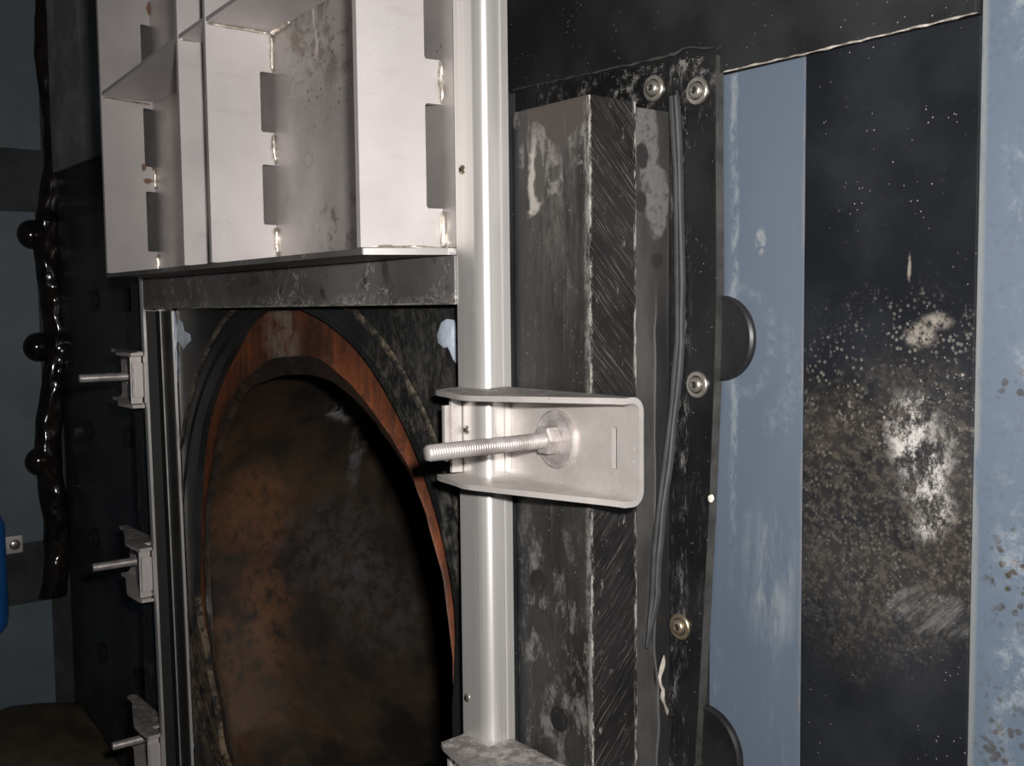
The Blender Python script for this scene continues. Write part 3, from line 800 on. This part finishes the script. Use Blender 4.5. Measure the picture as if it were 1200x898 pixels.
def screw(c, par, r=.0027, dark=False):
    h = obj('screw', lathe([(r*1.12, .0001), (r*1.1, -.0004), (r*.85, -.0009), (r*.45, -.0012), (.0002, -.0013)], c, 'y', 24), MBRASS if not dark else MBOLT, par, smooth=40)
    bb = box(c[0]-r*.62, c[0]+r*.62, c[1]-.0016, c[1]-.0009, c[2]-r*.13, c[2]+r*.13)
    bb = box(c[0]-r*.13, c[0]+r*.13, c[1]-.0016, c[1]-.0009, c[2]-r*.62, c[2]+r*.62, 0, bb)
    rot = Matrix.Translation(Vector(c)) @ Matrix.Rotation(.6, 4, 'Y') @ Matrix.Translation(-Vector(c))
    bmesh.ops.transform(bb, matrix=rot, verts=bb.verts)
    obj('cross_recess', bb, MHOLE, h)
for px, py, d in ((541.5, 199, 0), (546.5, 504, 1), (547.5, 818, 1)):
    c = P(px, py, y=YPF); screw((c.x, YPF, c.z), rr, .0026, d)
# left rail: leans very slightly
a_, b2 = P(166, 335, y=YPF), P(191, 880, y=YPF)
KS = (b2.x-a_.x)/(b2.z-a_.z); XLT = a_.x; ZL = a_.z
def shear(bm):
    for v in bm.verts: v.co.x += KS*(v.co.z-ZL)
    return bm
XLW = XLT-.0155
XBK = P(200.5, 364, y=YS-.0035).x
lr = thing('guide_rail', (XLT-.013, .39, .12), 'dark guide rail left of the pipe opening, seen as thin bright edges', 'rail', 'guide rails of the gate')
prof = channel_profile(XLT, XLW, YPF, YS-.0008, .0028, -1)
prof = [((XBK, y) if (abs(x-XLT) < 1e-6 and y > YPF+.01) else (x, y)) for x, y in prof]
MRD = simple('dull_rail_steel', (.40, .39, .38), .45, .75, .2, 60)
obj('channel', shear(prism(prof, 'z', .12, H+.55)), MB, lr, smooth=35)
obj('groove_cover', shear(prism([(XLW+.0032, YPF+.0034), (XLT-.0012, YPF+.0034), (XLT-.0012, YPF+.0045), (XLW+.006, YPF+.0045), (XLW+.006, YS-.0050), (XBK-.0010, YS-.0050), (XBK-.0010, YS-.0039), (XLW+.0032, YS-.0039)], 'z', .12, H+.0)), MHOLE, lr, label='black strip added over the groove walls')  # added strip that blackens the inside of the groove
obj('slide_lip', shear(box(XLT+.0075, XLT+.0085, .3968-.0016, YS-.0052, .12, H+.0, .0002)), MRD, lr)
# line of bluish sealant along its inner edge
pl_ = [(204, 364), (206, 400), (206, 450), (206, 520), (209, 600), (211, 680), (214, 740), (219, 800), (226, 880)]
o = bead([P(px, py, y=YS-.0005) for px, py in pl_], .0040, MWHT, 'sealant_line', None, .9, 8, 8, flat=.35); rebase(o)
tag(o, 'thin ragged line of pale blue sealant along the left rail', 'sealant')

# ================================================================ clamp brackets
def thread_rod(c, y0, y1, r, pitch=.00165, n=16):
    b = bmesh.new(); rings = []
    m = int((y1-y0)/(pitch/4))
    for j in range(m+1):
        y = y0+(y1-y0)*j/m; ring = []
        for i in range(n):
            t = 2*PI*i/n; ph = (y/pitch+i/n) % 1
            rr_ = r-.00075*abs(2*ph-1)
            if j < 5: rr_ = min(rr_, r*(.80+.05*j))
            ring.append(b.verts.new((c[0]+rr_*math.cos(t), y, c[2]+rr_*math.sin(t))))
        rings.append(ring)
    for j in range(m):
        for i in range(n): b.faces.new((rings[j][i], rings[j][(i+1) % n], rings[j+1][(i+1) % n], rings[j+1][i]))
    b.faces.new(rings[0]); b.faces.new(rings[-1])
    return b
def clamp(mir, ztop, label):
    """mir: mirrored onto the left rail.  ztop: top face of the upper flange."""
    zc = ztop-.0268; hz = .0264; T = .0034
    sx = (lambda x: -1.6687-x) if mir else (lambda x: x)
    off = KS*(zc-ZL)+(XLT+1.1268) if mir else 0
    def fix(bm):
        if mir:
            for v in bm.verts: v.co.x = -1.6687-v.co.x+off
            bmesh.ops.reverse_faces(bm, faces=bm.faces[:])
        return bm
    xr, yw = -.4022, .4
    t = thing('clamp_bracket', (sx(-.47)+off, .404, zc), label, 'bracket', 'clamp brackets on the guide rails')
    ZO = hz+T; RO = .0085                        # outer half height, outer bend radius
    k_ = .87 if mir else 1.0
    tip = lambda y: yw-(yw-y)*k_ if y < YPF-.002 else y
    def toe(b):                                  # the flanges lean slightly towards each other
        for v in b.verts:
            if v.co.y < yw: v.co.z = zc+(v.co.z-zc)*(1-(yw-v.co.y)*(.8 if mir else 1.7))
        return b
    def prof(yt):
        """closed U profile in (y, z), from the top flange's tip round the outside and back inside"""
        o_, i_ = [], []
        yb = yw+T
        o_.append((yt, ZO))
        for k in range(7):
            a = PI/2*k/6; o_.append((yb-RO+RO*math.sin(a), ZO-RO+RO*math.cos(a)))
        o_ += [(yb, .0115), (yb, -.0115)]
        for k in range(7):
            a = PI/2*k/6; o_.append((yb-RO+RO*math.cos(a), -ZO+RO-RO*math.sin(a)))
        o_.append((yt, -ZO))
        Ri = RO-T; Zi = hz
        i_.append((yt, -Zi))
        for k in range(7):
            a = PI/2*k/6; i_.append((yw-Ri+Ri*math.sin(a), -Zi+Ri-Ri*math.cos(a)))
        i_ += [(yw, -.0115), (yw, .0115)]
        for k in range(7):
            a = PI/2*k/6; i_.append((yw-Ri+Ri*math.cos(a), Zi-Ri+Ri*math.sin(a)))
        i_.append((yt, Zi))
        return o_+i_
    st = [(xr, .3892), (-.4112, .3868), (-.4195, .3834), (-.4235, .3818), (-.4916, tip(.3545)), (-.5000, tip(.3530)), (XRR+.0009, tip(.3562))]
    if mir: st = [(xr, .3945), (-.4112, .3915), (-.4195, .3885), (-.4235, .3871), (-.4916, .3665), (-.5000, .3655), (XRR+.0009, .3655)]
    b = bmesh.new(); R_ = []
    for x, yt in st:
        yt = min(yt, .3892)
        R_.append([b.verts.new((x, y, zc+z)) for y, z in prof(yt)])
    n = len(R_[0]); so, si = 8, n//2+8           # the straight web segments where the slot is cut
    for a in range(len(R_)-1):
        for k in range(n):
            if a == 2 and k in (so, si): continue
            b.faces.new((R_[a][k], R_[a][(k+1) % n], R_[a+1][(k+1) % n], R_[a+1][k]))
    A, B = R_[2], R_[3]
    for (p, q) in ((so, si+1), (so+1, si)):
        b.faces.new((A[p], B[p], B[q % n], A[q % n]))
    b.faces.new((A[so], A[so+1], A[si], A[si+1])); b.faces.new((B[so], B[so+1], B[si], B[si+1]))
    h_ = n//2                                    # end caps as strips between outside and inside
    for R in (R_[0], R_[-1]):
        for k in range(h_-1): b.faces.new((R[k], R[k+1], R[n-2-k], R[n-1-k]))
    b2_ = bmesh.new()                            # flange ears reaching over the front of the rail
    ear = [(XRR+.0009, .3655 if mir else tip(.3562)), (-.5340, .3662 if mir else tip(.3595)), (-.5375 if mir else -.5400, .3672 if mir else tip(.3620)), (-.5375 if mir else -.5400, YPF-.0008), (XRR+.0009, YPF-.0008)]
    for z0, z1 in ((hz, ZO), (-ZO, -hz)): prism(ear, 'z', zc+z0, zc+z1, 0, b)
    toe(b)
    o = obj('channel', fix(b), MK, t, smooth=30)
    o.data.materials.append(MD)
    for p in o.data.polygons:
        if p.normal.z > .9 and p.center.z > 0: p.material_index = 1
    # end plate standing on the rail front, facing the opening
    dx = .009 if mir else 0
    y1, y2 = (.3680, .3690) if mir else (.3720, .3690)
    obj('end_plate', fix(toe(box(-.5405+dx, -.5378+dx, y1, YPF-.0006, zc-hz+.0008, zc+hz-.0008, .0006))), MK, t)
    obj('end_plate_backing', fix(toe(box(-.5440+dx, -.5409+dx, y2, YPF-.0004, zc-hz+.008, zc+hz-.008, .0004))), MK, t)
    if mir:
        obj('end_plate_inset', fix(toe(box(-.5416+dx, -.5441+dx, .3712, YPF-.0022, zc-hz+.0075, zc+hz-.0075, .0004))), MS, t)
    # washer, nut, threaded rod
    c = (-.4690, yw, zc+.0008)
    obj('washer', fix(lathe([(.0172, 0), (.0172, -.0022), (.0160, -.0030), (.0152, -.0024), (.009, -.0034), (.006, -.0034)], c, 'y', 48)), MT, t, smooth=25)
    nb = lathe([(.0098, -.0032), (.0101, -.0036), (.0082, -.0037), (.0088, -.0042), (.0088, -.0112), (.0076, -.0122), (.005, -.0122)], c, 'y', 6)
    obj('hex_nut', fix(nb), MT, t)
    ytip = .308
    if mir:
        q = sx(c[0])+off
        ytip = P(mir, 450, x=q).y
    obj('threaded_rod', fix(thread_rod(c, ytip, .392, .0048)), MT, t, smooth=80)
    return t
clamp(False, H-.0512, 'steel clamp bracket at the centre of the view with long threaded rod over the rail')
clamp(False, H-.2738, 'steel clamp bracket cut off by the bottom edge, with a dusty top flange')
clamp(93, P(150, 414, x=-1.125).z-.002, 'small far clamp bracket on the left rail, topmost of three')
clamp(100, P(162, 642, x=-1.125).z-.001, 'small far clamp bracket on the left rail, middle one of three')
clamp(115, P(176, 856, x=-1.125).z-.001, 'small far clamp bracket on the left rail, lowest of three')

# ================================================================ the raised gate
YG = .385; YGF = .329
gate = thing('sluice_gate', (-.83, YG, H+.002), 'raised pale steel sluice gate with upright ribs and shelves, upper left', 'gate')
ZG1 = H+.50; ZBP = H+.0345                        # top of the gate; underside of the bottom shelf
XD = P(520, 280, y=YG).x; XCc = P(325, 280, y=YG).x; XA = P(185, 280, y=YG).x
XBr = P(213, 200, y=YGF).x
obj('gate_plate', box(XA-.030, -.5395, YG, YG+.006, H+.004, ZG1, .0008), MG, gate, label='stained back plate')
def rib(xf, xr_, slots, z0=ZBP+.003, t=.0045):
    """rib standing out from the plate, face at x=xr_ (root) / xf (front edge)"""
    ys = YG-.0115
    right = [(YG-.0003, z0)]
    for a, c in slots:                            # notches at the root, from bottom up
        right += [(YG-.0003, a), (ys+.001, a), (ys, a+.0015), (ys, c-.0015), (ys+.001, c), (YG-.0003, c)]
    right += [(YG-.0003, ZG1)]
    pts = [(YGF, z0)]+right+[(YGF, ZG1)]
    b = prism(pts, 'x', -t, 0)
    for v in b.verts:                             # slight lean between front and root, as measured
        k = (v.co.y-YGF)/(YG-YGF); v.co.x += xf+(xr_-xf)*k
    return obj('rib', b, MS, gate)
def zat(px, py): return P(px, py, y=.375).z
xfD, xfC, xfA = P(422, 250, y=YGF).x, P(247, 250, y=YGF).x, P(123.5, 250, y=YGF).x
ribD = rib(xfD, XD, [(zat(511, 243), zat(511, 118)), (zat(511, 65), zat(511, -60)), (zat(511, -110), zat(511, -230))])
ribC = rib(xfC, XCc, [(zat(320, 262), zat(320, 190)), (zat(320, 151), zat(320, 78)), (zat(320, 10), zat(320, -60))])
ribB = rib(XBr, XBr-.001, [(H+.08, H+.13)])
ribA = rib(xfA, XA, [(zat(182, 294), zat(182, 222)), (zat(182, 192), zat(182, 121)), (zat(182, 78), zat(182, 18))])
# shelves between the ribs
zs = (P(213, 42, y=YGF).z+P(247, 20, y=YGF).z)/2
def shelf(xa, xb, z, t, nm='shelf', par=gate, mat=MS, za=None, zb2=None):
    b = box(xa, xb, YGF+.0005, YG-.0003, z, z+t, .0004)
    if za is not None:
        for v in b.verts: v.co.z += za+(zb2-za)*(v.co.x-xa)/(xb-xa)
    return obj(nm, b, mat, par)
zA = P(124, 109, y=YGF).z
shelf(xfA+.0005, XBr-.0045, 0, .0035, za=zA, zb2=P(213, 43, y=YGF).z)
shelf(XBr+.0005, xfC-.005, 0, .0035, za=P(213, 43, y=YGF).z, zb2=zs+.001)
shelf(xfC+.0005, xfD-.005, 0, .0035, za=zs, zb2=zs+.010)
xr1 = -.8035
obj('bottom_shelf', box(xfA-.0045, xfD+.001, YGF, YG-.0003, ZBP-.0015, ZBP+.0025, .0005), MBAR, gate, label='dark edged bottom shelf')
bb = prism([(xfD+.001, YGF+.001), (XRL-.002, YG-.0003), (xfD+.001, YG-.0003)], 'z', ZBP-.0015, ZBP+.0025)
obj('gusset', bb, MBAR, gate)
# welds
def weld(a, c, r=.0016, seed=0, nm='weld_bead'): bead([a, c], r, MW, nm, gate, .5, 8, seed, step=.0018)
for (x, zz) in ((XD, [(zat(511, 292), zat(511, 246)), (zat(511, 117), zat(511, 66))]), (XCc, [(zat(321, 300), zat(321, 265)), (zat(321, 188), zat(321, 153)), (zat(321, 76), zat(321, 32))]), (XA, [(zat(184, 320), zat(184, 297)), (zat(184, 218), zat(184, 194))])):
    for a, c in zz: weld(Vector((x+.0014, YG-.0014, a)), Vector((x+.0014, YG-.0014, c)), .0019, int(a*1000))
weld(Vector((xfD+.002, YG-.048, ZBP+.0035)), Vector((XD, YG-.003, ZBP+.0035)), .0012, 3)
weld(Vector((XCc+.004, YG-.0012, ZBP+.0035)), Vector((xfD-.010, YG-.0012, ZBP+.0035)), .0014, 4)
weld(Vector((XD+.004, YG-.0012, ZBP+.0035)), Vector((XRL-.003, YG-.0012, ZBP+.0035)), .0014, 5)
for x0, x1 in ((xfC, XCc), (xfA, XA)):
    zz = zA-.0012 if x0 == xfA else zs-.0012
    weld(Vector((x0+.001, YGF+.001, zz)), Vector((x1+.001, YG-.003, zz)), .0011, 6)
weld(Vector((XBr+.001, YGF+.001, zs-.0012)), Vector((XBr+.001, YG-.01, zs-.0012)), .0010, 7)
weld(Vector((XCc+.001, YG-.0015, zs-.001)), Vector((XCc+.035, YG-.0015, zs+.0005)), .0024, 9)
weld(Vector((XA+.001, YG-.0015, zA+.002)), Vector((XA+.02, YG-.0015, zA+.004)), .0022, 10)
# grey sealing bar along the bottom
zb0 = P(360, 359, y=.379).z
bar = obj('sealing_bar', box(XA-.032, -.5425, .379, .3845, zb0, ZBP-.002, .0007), MBAR, gate, label='scratched dark grey bar along the foot')
obj('bar_edge', box(XA-.030, -.5430, .3788, .3808, zb0-.0003, zb0+.0010, .0002), simple('worn_bright_edge', (.32, .29, .26), .45, .5, .5, 120), gate, label='worn bright lower edge')

# ================================================================ things in the dark at the left
# blue canister with a grey lug, on the left wall
XF = -1.795
c = P(-14, 690, x=XF); zt = P(-14, 625, x=XF).z; zl = P(-14, 738, x=XF).z
t = thing('blue_canister', (XF, c.y, zl), 'blue plastic canister at the left edge of the view', 'canister')
rb = .034; rx = P(3, 700, x=XF).y-rb
obj('body', lathe([(.001, 0), (rb*.6, .001), (rb*.9, .012), (rb, .03), (rb, zt+.02-zl), (rb*.8, zt+.035-zl), (.001, zt+.037-zl)], (XF+.036, rx, zl), 'z', 32), MBLUE, t, smooth=50)
lp = P(12, 637, x=XF)
o = obj('lug', box(XF+.004, XF+.012, rx, P(25, 637, x=XF).y, P(12, 648, x=XF).z, P(12, 627, x=XF).z, .004), MS, t, smooth=40, label='grey metal lug')
q = P(15, 637, x=XF)
obj('lug_screw', lathe([(.008, 0), (.008, .002), (.005, .004), (.001, .004)], (XF+.012, q.y, q.z), 'x', 20), MBOLT, t, smooth=40)
# silt heaped in the corner
b = bmesh.new(); G = 44; V = {}
for i in range(G+1):
    for j in range(G+1):
        x = -1.80+1.0*i/G; y = YW-.004-1.4*j/G
        d = math.hypot((x+1.72)/.30, (y-.40)/.42)
        h = .115*math.exp(-d*d)+.012*mnoise.noise(Vector((x*14, y*14, 0)))+.022*mnoise.noise(Vector((x*4, y*4, 2)))
        V[i, j] = b.verts.new((x, y, max(.002, h)))
for i in range(G):
    for j in range(G): b.faces.new((V[i, j], V[i+1, j], V[i+1, j+1], V[i, j+1]))
bo = [V[i, 0] for i in range(G+1)]+[V[G, j] for j in range(1, G+1)]+[V[i, G] for i in range(G-1, -1, -1)]+[V[0, j] for j in range(G-1, 0, -1)]
lo = [b.verts.new((v.co.x, v.co.y, 0.0)) for v in bo]
for i in range(len(bo)): b.faces.new((bo[i], bo[(i+1) % len(bo)], lo[(i+1) % len(bo)], lo[i]))
o = obj('silt_heap', b, MMUD, smooth=60, kind='stuff'); rebase(o)
tag(o, 'brown heap of silt on the floor in the far left corner', 'silt')
bpy.context.view_layer.update()
